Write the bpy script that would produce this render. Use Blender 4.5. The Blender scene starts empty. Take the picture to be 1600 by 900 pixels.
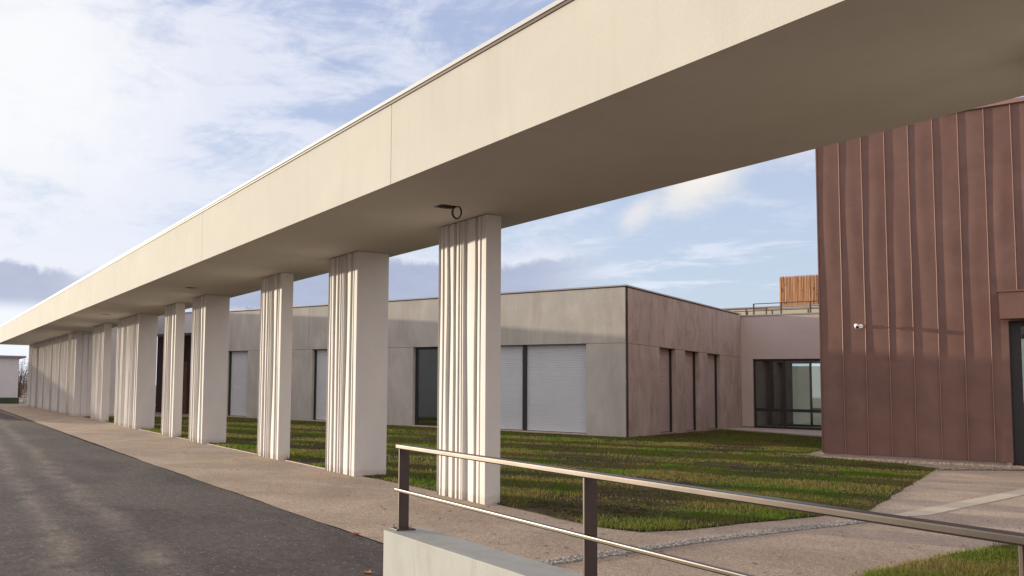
import bpy, bmesh, math, random
import numpy as np
from mathutils import Vector, Matrix, Euler
random.seed(7); rng = np.random.default_rng(7)
R = math.radians
scene = bpy.context.scene
COL = scene.collection

# ------------------------------------------------------------------ camera
W_, H_ = 1600.0, 900.0
f_, px_, py_ = 1354.17, 540.56, 507.18
yaw, pitch, roll = R(26.7006), R(4.1612), R(0.9875)
Fv = Vector((math.sin(yaw)*math.cos(pitch), math.cos(yaw)*math.cos(pitch), math.sin(pitch)))
Rv = Vector((math.cos(yaw), -math.sin(yaw), 0)); Uv = Rv.cross(Fv)
R2 = math.cos(roll)*Rv + math.sin(roll)*Uv; U2 = -math.sin(roll)*Rv + math.cos(roll)*Uv
camd = bpy.data.cameras.new('camera'); cam = bpy.data.objects.new('camera', camd); COL.objects.link(cam)
cam.matrix_world = Matrix(((R2.x, U2.x, -Fv.x, 0), (R2.y, U2.y, -Fv.y, 0), (R2.z, U2.z, -Fv.z, 1.6), (0, 0, 0, 1)))
camd.sensor_width = 36; camd.sensor_fit = 'HORIZONTAL'; camd.lens = f_/W_*36
camd.shift_x = 0.5 - px_/W_; camd.shift_y = (py_ - H_/2)/W_
camd.clip_start = 0.05; camd.clip_end = 3000
scene.camera = cam
scene.render.resolution_x = 1024; scene.render.resolution_y = 576

# ------------------------------------------------------------------ light
SUN_AZ, SUN_EL = R(32.0), R(5.3)              # azimuth counted from +Y towards -X
sdir = Vector((-math.sin(SUN_AZ)*math.cos(SUN_EL), math.cos(SUN_AZ)*math.cos(SUN_EL), math.sin(SUN_EL)))
sl = bpy.data.lights.new('sun', 'SUN'); sl.energy = 4.1; sl.angle = R(0.6); sl.color = (1.0, 0.89, 0.70)
so = bpy.data.objects.new('sun', sl); COL.objects.link(so); so.rotation_euler = sdir.to_track_quat('Z', 'Y').to_euler()
scene.view_settings.view_transform = 'Standard'; scene.view_settings.look = 'None'
scene.view_settings.gamma = 1; scene.view_settings.use_curve_mapping = False
scene.view_settings.exposure = 0.47

def N(nt, t, **kw):
    n = nt.nodes.new(t)
    for k, v in kw.items(): setattr(n, k, v)
    return n
def setin(n, **kw):
    for k, v in kw.items(): n.inputs[k.replace('_', ' ')].default_value = v
def math_(nt, op, a, b=None, c=None, clamp=False):
    n = N(nt, 'ShaderNodeMath', operation=op, use_clamp=clamp)
    for i, v in enumerate((a, b, c)):
        if v is None: continue
        if isinstance(v, (int, float)): n.inputs[i].default_value = v
        else: nt.links.new(v, n.inputs[i])
    return n.outputs[0]
def ramp(nt, fac, stops):
    n = N(nt, 'ShaderNodeValToRGB'); e = n.color_ramp.elements
    while len(e) < len(stops): e.new(0.5)
    for i, (p, c) in enumerate(stops):
        e[i].position = p; e[i].color = c if len(c) == 4 else (*c, 1)
    nt.links.new(fac, n.inputs[0]); return n.outputs[0]
def mix(nt, fac, a, b, mode='MIX'):
    n = N(nt, 'ShaderNodeMix', data_type='RGBA', blend_type=mode)
    for i, v in ((0, fac), (6, a), (7, b)):
        if isinstance(v, (int, float)): n.inputs[i].default_value = v
        elif isinstance(v, tuple): n.inputs[i].default_value = v if len(v) == 4 else (*v, 1)
        else: nt.links.new(v, n.inputs[i])
    return n.outputs[2]
def noise(nt, vec, scale, detail=4, rough=0.5, dist=0.0):
    n = N(nt, 'ShaderNodeTexNoise'); n.inputs['Scale'].default_value = scale
    n.inputs['Detail'].default_value = detail; n.inputs['Roughness'].default_value = rough
    n.inputs['Distortion'].default_value = dist
    if vec is not None: nt.links.new(vec, n.inputs['Vector'])
    return n.outputs[0]
def mapping(nt, vec, scale=(1, 1, 1), loc=(0, 0, 0), rot=(0, 0, 0)):
    n = N(nt, 'ShaderNodeMapping'); n.inputs['Scale'].default_value = scale
    n.inputs['Location'].default_value = loc; n.inputs['Rotation'].default_value = rot
    nt.links.new(vec, n.inputs['Vector']); return n.outputs[0]

def build_world():
    w = bpy.data.worlds.new('World'); scene.world = w; w.use_nodes = True
    nt = w.node_tree; nt.nodes.clear()
    out = N(nt, 'ShaderNodeOutputWorld'); bg = N(nt, 'ShaderNodeBackground'); bg.inputs[1].default_value = 0.15
    sky = N(nt, 'ShaderNodeTexSky', sky_type='NISHITA'); sky.sun_disc = False
    sky.sun_elevation = SUN_EL; sky.sun_rotation = -SUN_AZ
    sky.air_density = 1.0; sky.dust_density = 0.4; sky.ozone_density = 1.6
    tc = N(nt, 'ShaderNodeTexCoord'); d = tc.outputs['Generated']
    sep = N(nt, 'ShaderNodeSeparateXYZ'); nt.links.new(d, sep.inputs[0])
    deg = 180/math.pi
    az = math_(nt, 'MULTIPLY', math_(nt, 'ARCTAN2', sep.outputs[0], sep.outputs[1]), deg)     # degrees, from +Y towards +X
    el = math_(nt, 'MULTIPLY', math_(nt, 'ARCSINE', sep.outputs[2]), deg)
    wob = math_(nt, 'SUBTRACT', noise(nt, d, 9.0, 6, 0.6), 0.5); wob2 = math_(nt, 'SUBTRACT', noise(nt, mapping(nt, d, loc=(5, 5, 5)), 9.0, 6, 0.6), 0.5)
    wf = math_(nt, 'SUBTRACT', noise(nt, mapping(nt, d, loc=(2, 7, 1)), 38.0, 5, 0.65), 0.5)
    def blob(a, e, ra, re, warp=1.0, lo=0.25, hi=1.0, tilt=0.0):
        u = math_(nt, 'SUBTRACT', az, a); v = math_(nt, 'SUBTRACT', el, e)
        u = math_(nt, 'ADD', u, math_(nt, 'MULTIPLY', wob, 6*warp)); v = math_(nt, 'ADD', v, math_(nt, 'MULTIPLY', wob2, 5*warp))
        if tilt: v = math_(nt, 'SUBTRACT', v, math_(nt, 'MULTIPLY', u, tilt))
        u = math_(nt, 'DIVIDE', u, ra); v = math_(nt, 'DIVIDE', v, re)
        r = math_(nt, 'SQRT', math_(nt, 'ADD', math_(nt, 'MULTIPLY', u, u), math_(nt, 'MULTIPLY', v, v)))
        r = math_(nt, 'ADD', r, math_(nt, 'MULTIPLY', wf, 0.5*warp))
        m = N(nt, 'ShaderNodeMapRange', interpolation_type='SMOOTHSTEP'); nt.links.new(r, m.inputs[0])
        m.inputs[1].default_value = hi; m.inputs[2].default_value = lo; m.inputs[3].default_value = 0; m.inputs[4].default_value = 1
        return m.outputs[0]
    def step(x, a, b):
        m = N(nt, 'ShaderNodeMapRange', interpolation_type='SMOOTHSTEP'); nt.links.new(x, m.inputs[0])
        m.inputs[1].default_value = a; m.inputs[2].default_value = b; return m.outputs[0]
    mul = lambda a, b: math_(nt, 'MULTIPLY', a, b)
    S_ = 1.0
    low = mix(nt, step(el, 4, 26), (3.05, 3.55, 4.55), (2.45, 2.8, 4.1))
    c = mix(nt, 0.75, sky.outputs[0], low)
    # wispy high sheet, drawn out upwards to the right
    st = mapping(nt, d, (1.0, 1.0, 2.1), (0.3, 0.1, 0.2), (R(14), R(-22), 0))
    w1 = noise(nt, st, 4.2, 10, 0.62, 0.7); w2 = noise(nt, mapping(nt, d, (1, 1, 3.2), (4, 2, 1), (R(8), R(-30), 0)), 12.0, 9, 0.66, 0.5)
    m = math_(nt, 'ADD', mul(w1, 0.62), mul(w2, 0.38))
    m = math_(nt, 'ADD', m, mul(step(az, 36, 3), 0.13))            # thicker towards the sun
    m = math_(nt, 'SUBTRACT', m, mul(step(az, 38, 52), 0.06))
    sheet_ = step(m, 0.45, 0.63)
    wc = mix(nt, step(az, 45, 0), (3.7, 3.9, 4.5), (4.35, 4.4, 4.8))
    c = mix(nt, mul(sheet_, 0.82), c, wc)
    # sun-side glare
    gl = blob(3, 19, 17, 12, 0.9, 0.2, 1.0)
    c = mix(nt, mul(gl, 0.85), c, (4.75, 4.75, 4.8))
    # single puffs
    pf = blob(49.3, 13.2, 4.2, 2.6, 0.55, 0.1, 1.0, 0.35); pf2 = blob(45.3, 11.4, 1.6, 1.3, 0.4, 0.1, 1.0, 0.5); pf3 = blob(55, 14.5, 4.5, 1.5, 0.6, 0.1, 1.0, 0.2)
    c = mix(nt, mul(pf, 0.9), c, (4.6, 4.4, 4.1)); c = mix(nt, mul(pf2, 0.6), c, (4.5, 4.3, 4.1)); c = mix(nt, mul(pf3, 0.5), c, (3.9, 3.8, 4.1))
    # clear pale band under the puffs with fine streaks
    fs = step(noise(nt, mapping(nt, d, (1, 1, 6)), 9.0, 8, 0.62, 0.4), 0.5, 0.66)
    c = mix(nt, mul(mul(fs, step(el, 12, 8)), 0.6), c, (4.1, 4.3, 4.8))
    # low violet grey banks
    def bank(a0, a1, top, amt, c):
        t = math_(nt, 'ADD', math_(nt, 'SUBTRACT', el, top), mul(wob, 3.2)); t = math_(nt, 'ADD', t, mul(wf, 1.4))
        k = mul(step(t, 0.35, -0.35), mul(step(az, a0, a0+2), step(az, a1, a1-7)))
        edge = mul(step(t, 1.1, 0.2), mul(step(az, a0, a0+2), step(az, a1, a1-7)))
        c = mix(nt, mul(edge, 0.45), c, (4.3, 4.3, 4.6))
        return mix(nt, mul(k, amt), c, mix(nt, noise(nt, mapping(nt, d, (1, 1, 2.5)), 22, 5, 0.6), (1.6, 1.85, 2.7), (2.2, 2.5, 3.3)))
    c = bank(13, 45, 8.4, 0.85, c)
    c = bank(-30, 14, 7.3, 0.8, c)
    c = mix(nt, step(el, 5.4, 4.2), c, mix(nt, step(az, 0, 60), (4.4, 4.6, 5.0), (3.8, 4.1, 4.8)))
    # sky behind the viewer brightened and warmed, added as fill for camera-facing sides
    c = mix(nt, mul(step(sep.outputs[1], 0.2, -0.4), 0.75), c, (5.3, 4.75, 4.6))
    nt.links.new(c, bg.inputs[0]); nt.links.new(bg.outputs[0], out.inputs[0])
build_world()

# ------------------------------------------------------------------ materials
def pmat(name, base, rough=0.8, var=0.12, vscale=1.5, fine=0.08, fscale=120, bump=0.15, bdist=0.002, metal=0.0, spec=0.5, extra=None):
    m = bpy.data.materials.new(name); m.use_nodes = True; nt = m.node_tree
    b = nt.nodes['Principled BSDF']; tc = N(nt, 'ShaderNodeTexCoord'); o = tc.outputs['Object']
    nv = noise(nt, o, vscale, 5, 0.6, 0.3); nf = noise(nt, o, fscale, 2, 0.6)
    lo = tuple(c*(1-var) for c in base); hi = tuple(min(1, c*(1+var)) for c in base)
    c = mix(nt, ramp(nt, nv, [(0.3, (0,)*3), (0.7, (1,)*3)]), lo, hi)
    c = mix(nt, 1.0, c, ramp(nt, nf, [(0.3, (1-fine,)*3), (0.7, (1+0.0,)*3)]), 'MULTIPLY')
    if extra: c = extra(nt, o, c)
    nt.links.new(c, b.inputs['Base Color'])
    b.inputs['Roughness'].default_value = rough; b.inputs['Metallic'].default_value = metal
    b.inputs['Specular IOR Level'].default_value = spec
    if bump:
        bn = N(nt, 'ShaderNodeBump'); bn.inputs['Strength'].default_value = bump; bn.inputs['Distance'].default_value = bdist
        nt.links.new(nf, bn.inputs['Height']); nt.links.new(bn.outputs[0], b.inputs['Normal'])
    return m

def concrete_extra(nt, o, c):
    # cloudy casting marks, run-down streaks and a few rusty spots
    n1 = noise(nt, mapping(nt, o, (1, 1, 0.35)), 1.1, 7, 0.62, 0.8)
    c = mix(nt, ramp(nt, n1, [(0.40, (0.42,)*3), (0.62, (0,)*3)]), c, (0.34, 0.29, 0.25))
    n2 = noise(nt, mapping(nt, o, (5, 5, 0.35), (3, 1, 0)), 1.0, 5, 0.6, 0.2)
    c = mix(nt, ramp(nt, n2, [(0.58, (0,)*3), (0.72, (0.30,)*3)]), c, (0.26, 0.185, 0.14))
    n3 = noise(nt, mapping(nt, o, (1, 1, 0.6), (11, 3, 5)), 3.2, 6, 0.7, 0.4)
    c = mix(nt, ramp(nt, n3, [(0.66, (0,)*3), (0.74, (0.5,)*3)]), c, (0.24, 0.16, 0.10))
    n4 = noise(nt, o, 9, 4, 0.7)
    c = mix(nt, ramp(nt, n4, [(0.35, (0.16,)*3), (0.6, (0,)*3)]), c, (0.55, 0.52, 0.49))
    return c
def warm_extra(nt, o, c):
    c = concrete_extra(nt, o, c)
    n = noise(nt, mapping(nt, o, (1, 1, 0.5), (4, 9, 2)), 1.5, 7, 0.66, 1.0)
    c = mix(nt, ramp(nt, n, [(0.47, (0,)*3), (0.62, (0.55,)*3)]), c, (0.34, 0.25, 0.19))
    n = noise(nt, mapping(nt, o, (2.5, 2.5, 0.3), (1, 9, 2)), 1.5, 6, 0.62, 0.4)
    return mix(nt, ramp(nt, n, [(0.55, (0,)*3), (0.68, (0.4,)*3)]), c, (0.60, 0.54, 0.50))
M = {}
def grime(nt, o, c):          # faint drips and dull patches on the render
    n = noise(nt, mapping(nt, o, (2.2, 2.2, 0.25)), 1.6, 6, 0.65, 0.3)
    c = mix(nt, ramp(nt, n, [(0.50, (0,)*3), (0.75, (0.22,)*3)]), c, (0.40, 0.36, 0.30))
    return mix(nt, ramp(nt, noise(nt, mapping(nt, o, (0.4, 0.4, 0.8)), 1.3, 5, 0.6), [(0.4, (0.14,)*3), (0.62, (0,)*3)]), c, (0.44, 0.40, 0.34))
def splash(nt, o, c):         # splash dirt on the lowest hand's breadth and a few rubbed spots
    sp_ = N(nt, 'ShaderNodeSeparateXYZ'); nt.links.new(o, sp_.inputs[0])
    h = math_(nt, 'SUBTRACT', sp_.outputs[2], math_(nt, 'MULTIPLY', noise(nt, mapping(nt, o, (6, 6, 1.5)), 1.5, 5, 0.65), 0.16))
    c = mix(nt, ramp(nt, h, [(0.0, (0.28,)*3), (0.06, (0,)*3)]), c, (0.34, 0.27, 0.20))
    n = noise(nt, mapping(nt, o, (3, 3, 0.8)), 2.4, 6, 0.7, 0.4)
    c = mix(nt, ramp(nt, n, [(0.62, (0,)*3), (0.74, (0.3,)*3)]), c, (0.45, 0.40, 0.35))
    return mix(nt, ramp(nt, noise(nt, o, 24, 3, 0.7), [(0.70, (0,)*3), (0.76, (0.35,)*3)]), c, (0.40, 0.36, 0.33))
M['render'] = pmat('cream_render', (0.575, 0.54, 0.475), 0.9, 0.035, 0.7, 0.12, 110, 0.6, 0.004, extra=grime)
M['column'] = pmat('column_render', (0.70, 0.665, 0.63), 0.85, 0.05, 1.3, 0.08, 140, 0.35, 0.002, extra=splash)
M['concrete'] = pmat('cast_concrete', (0.56, 0.515, 0.45), 0.85, 0.10, 0.9, 0.08, 90, 0.25, 0.002, extra=concrete_extra)
M['concrete_warm'] = pmat('cast_concrete_warm', (0.57, 0.475, 0.43), 0.85, 0.12, 0.9, 0.08, 90, 0.25, 0.002, extra=warm_extra)
def wallx(nt, o, c):
    n = noise(nt, mapping(nt, o, (3, 3, 0.7)), 2.0, 6, 0.65, 0.6)
    c = mix(nt, ramp(nt, n, [(0.50, (0,)*3), (0.72, (0.5,)*3)]), c, (0.27, 0.255, 0.21))
    v = noise(nt, mapping(nt, o, (7, 7, 2.5)), 2.4, 4, 0.7)
    c = mix(nt, ramp(nt, v, [(0.68, (0,)*3), (0.71, (0.6,)*3)]), c, (0.16, 0.14, 0.11))
    return mix(nt, ramp(nt, noise(nt, o, 60, 2, 0.6), [(0.70, (0,)*3), (0.74, (0.7,)*3)]), c, (0.12, 0.11, 0.10))
M['wall_concrete'] = pmat('smooth_grey_concrete', (0.39, 0.385, 0.35), 0.75, 0.08, 2.0, 0.08, 150, 0.2, 0.001, extra=wallx)
M['pink_render'] = pmat('pale_pink_render', (0.62, 0.53, 0.50), 0.9, 0.05, 0.8, 0.08, 120, 0.3, 0.003)
M['white_render'] = pmat('white_render', (0.60, 0.60, 0.63), 0.9, 0.05, 0.8, 0.06, 120, 0.2, 0.002)
M['beige_render'] = pmat('beige_render', (0.62, 0.55, 0.42), 0.9, 0.05, 0.8, 0.06, 120, 0.2, 0.002)
M['coping'] = pmat('coping_metal', (0.42, 0.39, 0.39), 0.4, 0.05, 1.0, 0.03, 60, 0.0, metal=0.5)
M['edge_white'] = pmat('edge_trim_white', (0.50, 0.50, 0.49), 0.6, 0.03, 1.0, 0.03, 60, 0.0)
M['edge_brown'] = pmat('edge_trim_brown', (0.10, 0.055, 0.04), 0.5, 0.05, 1.0, 0.03, 60, 0.0)
M['dark_gap'] = pmat('dark_joint', (0.035, 0.025, 0.022), 0.9, 0.05, 1.0, 0.03, 60, 0.0)
M['dark_frame'] = pmat('dark_frame', (0.028, 0.024, 0.024), 0.4, 0.1, 3.0, 0.05, 60, 0.0)
M['shutter'] = pmat('shutter_white', (0.66, 0.665, 0.68), 0.45, 0.04, 0.8, 0.03, 60, 0.0)
M['shutter_pink'] = pmat('shutter_blush', (0.56, 0.48, 0.46), 0.5, 0.04, 0.8, 0.03, 60, 0.0)
def rust(nt, o, c):
    n = noise(nt, mapping(nt, o, (1, 1, 0.25)), 2.2, 5, 0.6, 0.4)
    return mix(nt, ramp(nt, n, [(0.4, (0,)*3), (0.7, (0.45,)*3)]), c, (0.20, 0.095, 0.075))
M['rust_metal'] = pmat('rust_brown_metal', (0.225, 0.126, 0.100), 0.42, 0.16, 1.4, 0.12, 260, 0.06, 0.001, spec=0.25, extra=rust)
M['seam_metal'] = pmat('rust_brown_seam_lit', (0.34, 0.195, 0.155), 0.3, 0.06, 0.9, 0.05, 260, 0.0, spec=0.6)  # lighter than the sheets: sun caught on the seam edges put into the colour
M['plinth'] = pmat('plinth_concrete', (0.36, 0.27, 0.23), 0.9, 0.15, 1.5, 0.12, 70, 0.4, 0.003)
M['rail'] = pmat('bronze_rail', (0.115, 0.095, 0.083), 0.34, 0.12, 4.0, 0.12, 180, 0.03, 0.001, metal=0.92)
M['post'] = pmat('bronze_post', (0.085, 0.06, 0.052), 0.45, 0.15, 5.0, 0.15, 180, 0.1, 0.001, metal=0.4)
M['steel'] = pmat('bolt_steel', (0.55, 0.52, 0.5), 0.3, 0.05, 5.0, 0.05, 180, 0.0, metal=0.9)
M['recess'] = pmat('recess_dark_wood', (0.10, 0.065, 0.06), 0.8, 0.15, 1.0, 0.1, 60, 0.1)
M['interior'] = pmat('interior_paint', (0.30, 0.29, 0.29), 0.9, 0.05, 1.0, 0.03, 60, 0.0)
M['cam_white'] = pmat('camera_white', (0.85, 0.85, 0.83), 0.35, 0.02, 1.0, 0.02, 60, 0.0)
M['black'] = pmat('black_plastic', (0.02, 0.02, 0.02), 0.3, 0.02, 1.0, 0.02, 60, 0.0)
M['pebble'] = pmat('pebble', (0.36, 0.335, 0.30), 0.85, 0.6, 30.0, 0.2, 60, 0.0)
M['gravel'] = pmat('tan_gravel', (0.38, 0.29, 0.22), 0.9, 0.4, 14.0, 0.25, 60, 0.0)
M['bark'] = pmat('bark', (0.12, 0.085, 0.06), 0.9, 0.2, 3.0, 0.2, 60, 0.3)
M['bush'] = pmat('bare_brush', (0.14, 0.085, 0.055), 0.9, 0.4, 0.8, 0.2, 20, 0.0)
M['hedge'] = pmat('hedge_green', (0.045, 0.07, 0.035), 0.8, 0.3, 2.0, 0.2, 20, 0.0)
M['roof_purple'] = pmat('roof_trim_mauve', (0.24, 0.20, 0.23), 0.5, 0.05, 1.0, 0.05, 60, 0.0)
M['leaf_orange'] = pmat('leaf_orange', (0.50, 0.22, 0.08), 0.7, 0.3, 30, 0.2, 60, 0.0)
M['leaf_red'] = pmat('leaf_red', (0.42, 0.08, 0.06), 0.7, 0.3, 30, 0.2, 60, 0.0)
M['leaf_brown'] = pmat('leaf_brown', (0.10, 0.055, 0.035), 0.8, 0.4, 10, 0.2, 60, 0.0)
M['strip'] = pmat('pale_paving_strip', (0.66, 0.55, 0.42), 0.95, 0.10, 2.0, 0.25, 90, 0.3, spec=0.15)
M['slab'] = pmat('slab_concrete', (0.46, 0.40, 0.36), 0.9, 0.08, 2.0, 0.1, 90, 0.3)
M['far_road'] = pmat('far_ground', (0.20, 0.16, 0.11), 1.0, 0.3, 0.06, 0.2, 3, 0.0)

def asphalt():
    m = bpy.data.materials.new('asphalt'); m.use_nodes = True; nt = m.node_tree; b = nt.nodes['Principled BSDF']
    o = N(nt, 'ShaderNodeTexCoord').outputs['Object']
    n1 = noise(nt, mapping(nt, o, (1.0, 0.6, 1)), 0.42, 8, 0.66, 0.9)
    c = mix(nt, ramp(nt, n1, [(0.38, (0,)*3), (0.62, (1,)*3)]), (0.066, 0.054, 0.050), (0.112, 0.092, 0.080))
    # one faint curved dusty wheel track
    sp_ = N(nt, 'ShaderNodeSeparateXYZ'); nt.links.new(o, sp_.inputs[0])
    tx = math_(nt, 'SUBTRACT', sp_.outputs[0], math_(nt, 'MULTIPLY_ADD', sp_.outputs[1], 0.045, 1.35))
    tx = math_(nt, 'ADD', tx, math_(nt, 'MULTIPLY', math_(nt, 'SUBTRACT', noise(nt, o, 0.35, 4, 0.6), 0.5), 0.9))
    tx = math_(nt, 'ABSOLUTE', math_(nt, 'SUBTRACT', math_(nt, 'ABSOLUTE', tx), 0.35))
    c = mix(nt, math_(nt, 'MULTIPLY', ramp(nt, tx, [(0.03, (0.95,)*3), (0.26, (0,)*3)]), ramp(nt, noise(nt, o, 1.6, 6, 0.7), [(0.35, (0,)*3), (0.6, (1,)*3)])), c, (0.19, 0.155, 0.125))
    nm = noise(nt, mapping(nt, o, (1.6, 0.8, 1)), 9.0, 8, 0.75, 0.5)
    c = mix(nt, 1.0, c, ramp(nt, nm, [(0.36, (0.7,)*3), (0.64, (1.35,)*3)]), 'MULTIPLY')
    nf = noise(nt, o, 95, 3, 0.7)
    c = mix(nt, 1.0, c, ramp(nt, nf, [(0.3, (0.35,)*3), (0.7, (1.6,)*3)]), 'MULTIPLY')
    for vs_, thr, amt in ((17, 0.80, 0.75), (38, 0.78, 0.7), (7, 0.86, 0.8)):
        v = N(nt, 'ShaderNodeTexVoronoi'); v.inputs['Scale'].default_value = vs_; nt.links.new(mapping(nt, o, (1, 1, 0), (vs_*1.3, 2, 0)), v.inputs['Vector'])
        scx = N(nt, 'ShaderNodeSeparateColor'); nt.links.new(v.outputs['Color'], scx.inputs[0])
        n3 = noise(nt, o, 0.9, 4, 0.6)
        q_ = math_(nt, 'ADD', scx.outputs[0], math_(nt, 'MULTIPLY', math_(nt, 'SUBTRACT', n3, 0.5), 0.6))
        rad = 0.16 if vs_ > 10 else 0.07
        sp = math_(nt, 'MULTIPLY', ramp(nt, v.outputs['Distance'], [(rad, (1,)*3), (rad*1.35, (0,)*3)]), ramp(nt, q_, [(thr, (0,)*3), (thr+0.02, (1,)*3)]))
        c = mix(nt, math_(nt, 'MULTIPLY', sp, amt), c, (0.34, 0.30, 0.27))
    nt.links.new(c, b.inputs['Base Color']); b.inputs['Roughness'].default_value = 0.93
    b.inputs['Specular IOR Level'].default_value = 0.25
    bn = N(nt, 'ShaderNodeBump'); bn.inputs['Strength'].default_value = 0.35; bn.inputs['Distance'].default_value = 0.003
    nt.links.new(nf, bn.inputs['Height']); nt.links.new(bn.outputs[0], b.inputs['Normal'])
    return m
M['asphalt'] = asphalt()
def aggregate():
    m = bpy.data.materials.new('bound_aggregate'); m.use_nodes = True; nt = m.node_tree; b = nt.nodes['Principled BSDF']
    o = N(nt, 'ShaderNodeTexCoord').outputs['Object']
    n1 = noise(nt, o, 0.7, 6, 0.62, 0.5)
    c = mix(nt, ramp(nt, n1, [(0.35, (0,)*3), (0.65, (1,)*3)]), (0.37, 0.275, 0.20), (0.50, 0.385, 0.285))
    v = N(nt, 'ShaderNodeTexVoronoi'); v.inputs['Scale'].default_value = 75; nt.links.new(o, v.inputs['Vector'])
    sc = N(nt, 'ShaderNodeSeparateColor'); nt.links.new(v.outputs['Color'], sc.inputs[0])
    c = mix(nt, 1.0, c, ramp(nt, sc.outputs[0], [(0.0, (0.6,)*3), (0.5, (0.97,)*3), (1.0, (1.32,)*3)]), 'MULTIPLY')
    n3 = noise(nt, o, 5, 5, 0.7, 0.4)
    c = mix(nt, ramp(nt, n3, [(0.60, (0,)*3), (0.72, (0.3,)*3)]), c, (0.20, 0.14, 0.10))
    nt.links.new(c, b.inputs['Base Color']); b.inputs['Roughness'].default_value = 0.9; b.inputs['Specular IOR Level'].default_value = 0.3
    bn = N(nt, 'ShaderNodeBump'); bn.inputs['Strength'].default_value = 0.3; bn.inputs['Distance'].default_value = 0.002
    nt.links.new(v.outputs['Distance'], bn.inputs['Height']); nt.links.new(bn.outputs[0], b.inputs['Normal'])
    return m
M['path'] = aggregate()
def grassmat(name='grass', ca=(0.115, 0.205, 0.022), cb_=(0.26, 0.20, 0.075)):
    m = bpy.data.materials.new(name); m.use_nodes = True; nt = m.node_tree; b = nt.nodes['Principled BSDF']
    o = N(nt, 'ShaderNodeTexCoord').outputs['Object']
    n1 = noise(nt, o, 0.55, 5, 0.6, 0.5); n2 = noise(nt, o, 55, 2, 0.6)
    c = mix(nt, ramp(nt, n1, [(0.40, (0,)*3), (0.58, (1,)*3)]), ca, cb_)
    c = mix(nt, ramp(nt, n2, [(0.45, (0,)*3), (0.75, (0.75,)*3)]), c, (0.24, 0.29, 0.05))
    nt.links.new(c, b.inputs['Base Color']); b.inputs['Roughness'].default_value = 0.7; b.inputs['Specular IOR Level'].default_value = 0.08
    tr = N(nt, 'ShaderNodeBsdfTranslucent'); nt.links.new(c, tr.inputs[0]); mx = N(nt, 'ShaderNodeMixShader'); mx.inputs[0].default_value = 0.5
    nt.links.new(b.outputs[0], mx.inputs[1]); nt.links.new(tr.outputs[0], mx.inputs[2])
    nt.links.new(mx.outputs[0], nt.nodes['Material Output'].inputs[0]); return m
M['grass'] = grassmat(); M['grass_dry'] = grassmat('grass_dry', (0.16, 0.20, 0.035), (0.30, 0.22, 0.09))
M['soil'] = pmat('lawn_soil', (0.095, 0.075, 0.032), 0.95, 0.45, 3.0, 0.65, 22, 0.9, 0.02, spec=0.05)
def timber():
    m = bpy.data.materials.new('larch_boards'); m.use_nodes = True; nt = m.node_tree; b = nt.nodes['Principled BSDF']
    o = N(nt, 'ShaderNodeTexCoord').outputs['Object']
    n1 = noise(nt, mapping(nt, o, (9, 9, 0.3)), 1.4, 4, 0.6, 0.3); n2 = noise(nt, mapping(nt, o, (1, 1, 0.6)), 7, 2, 0.5)
    c = mix(nt, ramp(nt, n1, [(0.35, (0,)*3), (0.65, (1,)*3)]), (0.40, 0.15, 0.07), (0.80, 0.46, 0.22))
    c = mix(nt, ramp(nt, n2, [(0.64, (0,)*3), (0.68, (0.8,)*3)]), c, (0.10, 0.035, 0.02))
    nt.links.new(c, b.inputs['Base Color']); b.inputs['Roughness'].default_value = 0.7; return m
M['timber'] = timber()
def glass():
    m = bpy.data.materials.new('window_glass'); m.use_nodes = True; nt = m.node_tree; nt.nodes.remove(nt.nodes['Principled BSDF'])
    fr = N(nt, 'ShaderNodeFresnel'); fr.inputs[0].default_value = 1.6
    t = N(nt, 'ShaderNodeBsdfTransparent'); t.inputs[0].default_value = (0.80, 0.90, 0.88, 1)
    g = N(nt, 'ShaderNodeBsdfGlossy'); g.inputs['Roughness'].default_value = 0.02
    mx = N(nt, 'ShaderNodeMixShader')
    nt.links.new(math_(nt, 'MULTIPLY_ADD', fr.outputs[0], 1.0, 0.13, True), mx.inputs[0]); nt.links.new(t.outputs[0], mx.inputs[1]); nt.links.new(g.outputs[0], mx.inputs[2])
    nt.links.new(mx.outputs[0], nt.nodes['Material Output'].inputs[0]); return m
M['glass'] = glass()

# ------------------------------------------------------------------ helpers
def tag(o, label=None, cat=None, group=None, kind=None):
    if label: o['label'] = label
    if cat: o['category'] = cat
    if group: o['group'] = group
    if kind: o['kind'] = kind
    return o
def thing(name, loc, rz=0, **kw):
    o = bpy.data.objects.new(name, None); COL.objects.link(o); o.location = loc; o.rotation_euler = (0, 0, rz)
    o.empty_display_size = 0.3; return tag(o, **kw)
def box(bm, x0, x1, y0, y1, z0, z1):
    v = [bm.verts.new(p) for p in ((x0,y0,z0),(x1,y0,z0),(x1,y1,z0),(x0,y1,z0),(x0,y0,z1),(x1,y0,z1),(x1,y1,z1),(x0,y1,z1))]
    for f in ((3,2,1,0),(4,5,6,7),(0,1,5,4),(1,2,6,5),(2,3,7,6),(3,0,4,7)): bm.faces.new([v[i] for i in f])
def obj(name, bm, m, parent=None, bev=0, **kw):
    me = bpy.data.meshes.new(name)
    if bev: bmesh.ops.bevel(bm, geom=bm.edges[:], offset=bev, segments=2, affect='EDGES', profile=0.6)
    bm.to_mesh(me); bm.free(); me.materials.append(M[m] if isinstance(m, str) else m)
    o = bpy.data.objects.new(name, me); COL.objects.link(o)
    if parent: o.parent = parent
    return tag(o, **kw)
def boxes(name, lst, m, parent=None, bev=0, **kw):
    bm = bmesh.new()
    for b in lst: box(bm, *b)
    return obj(name, bm, m, parent, bev, **kw)
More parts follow.
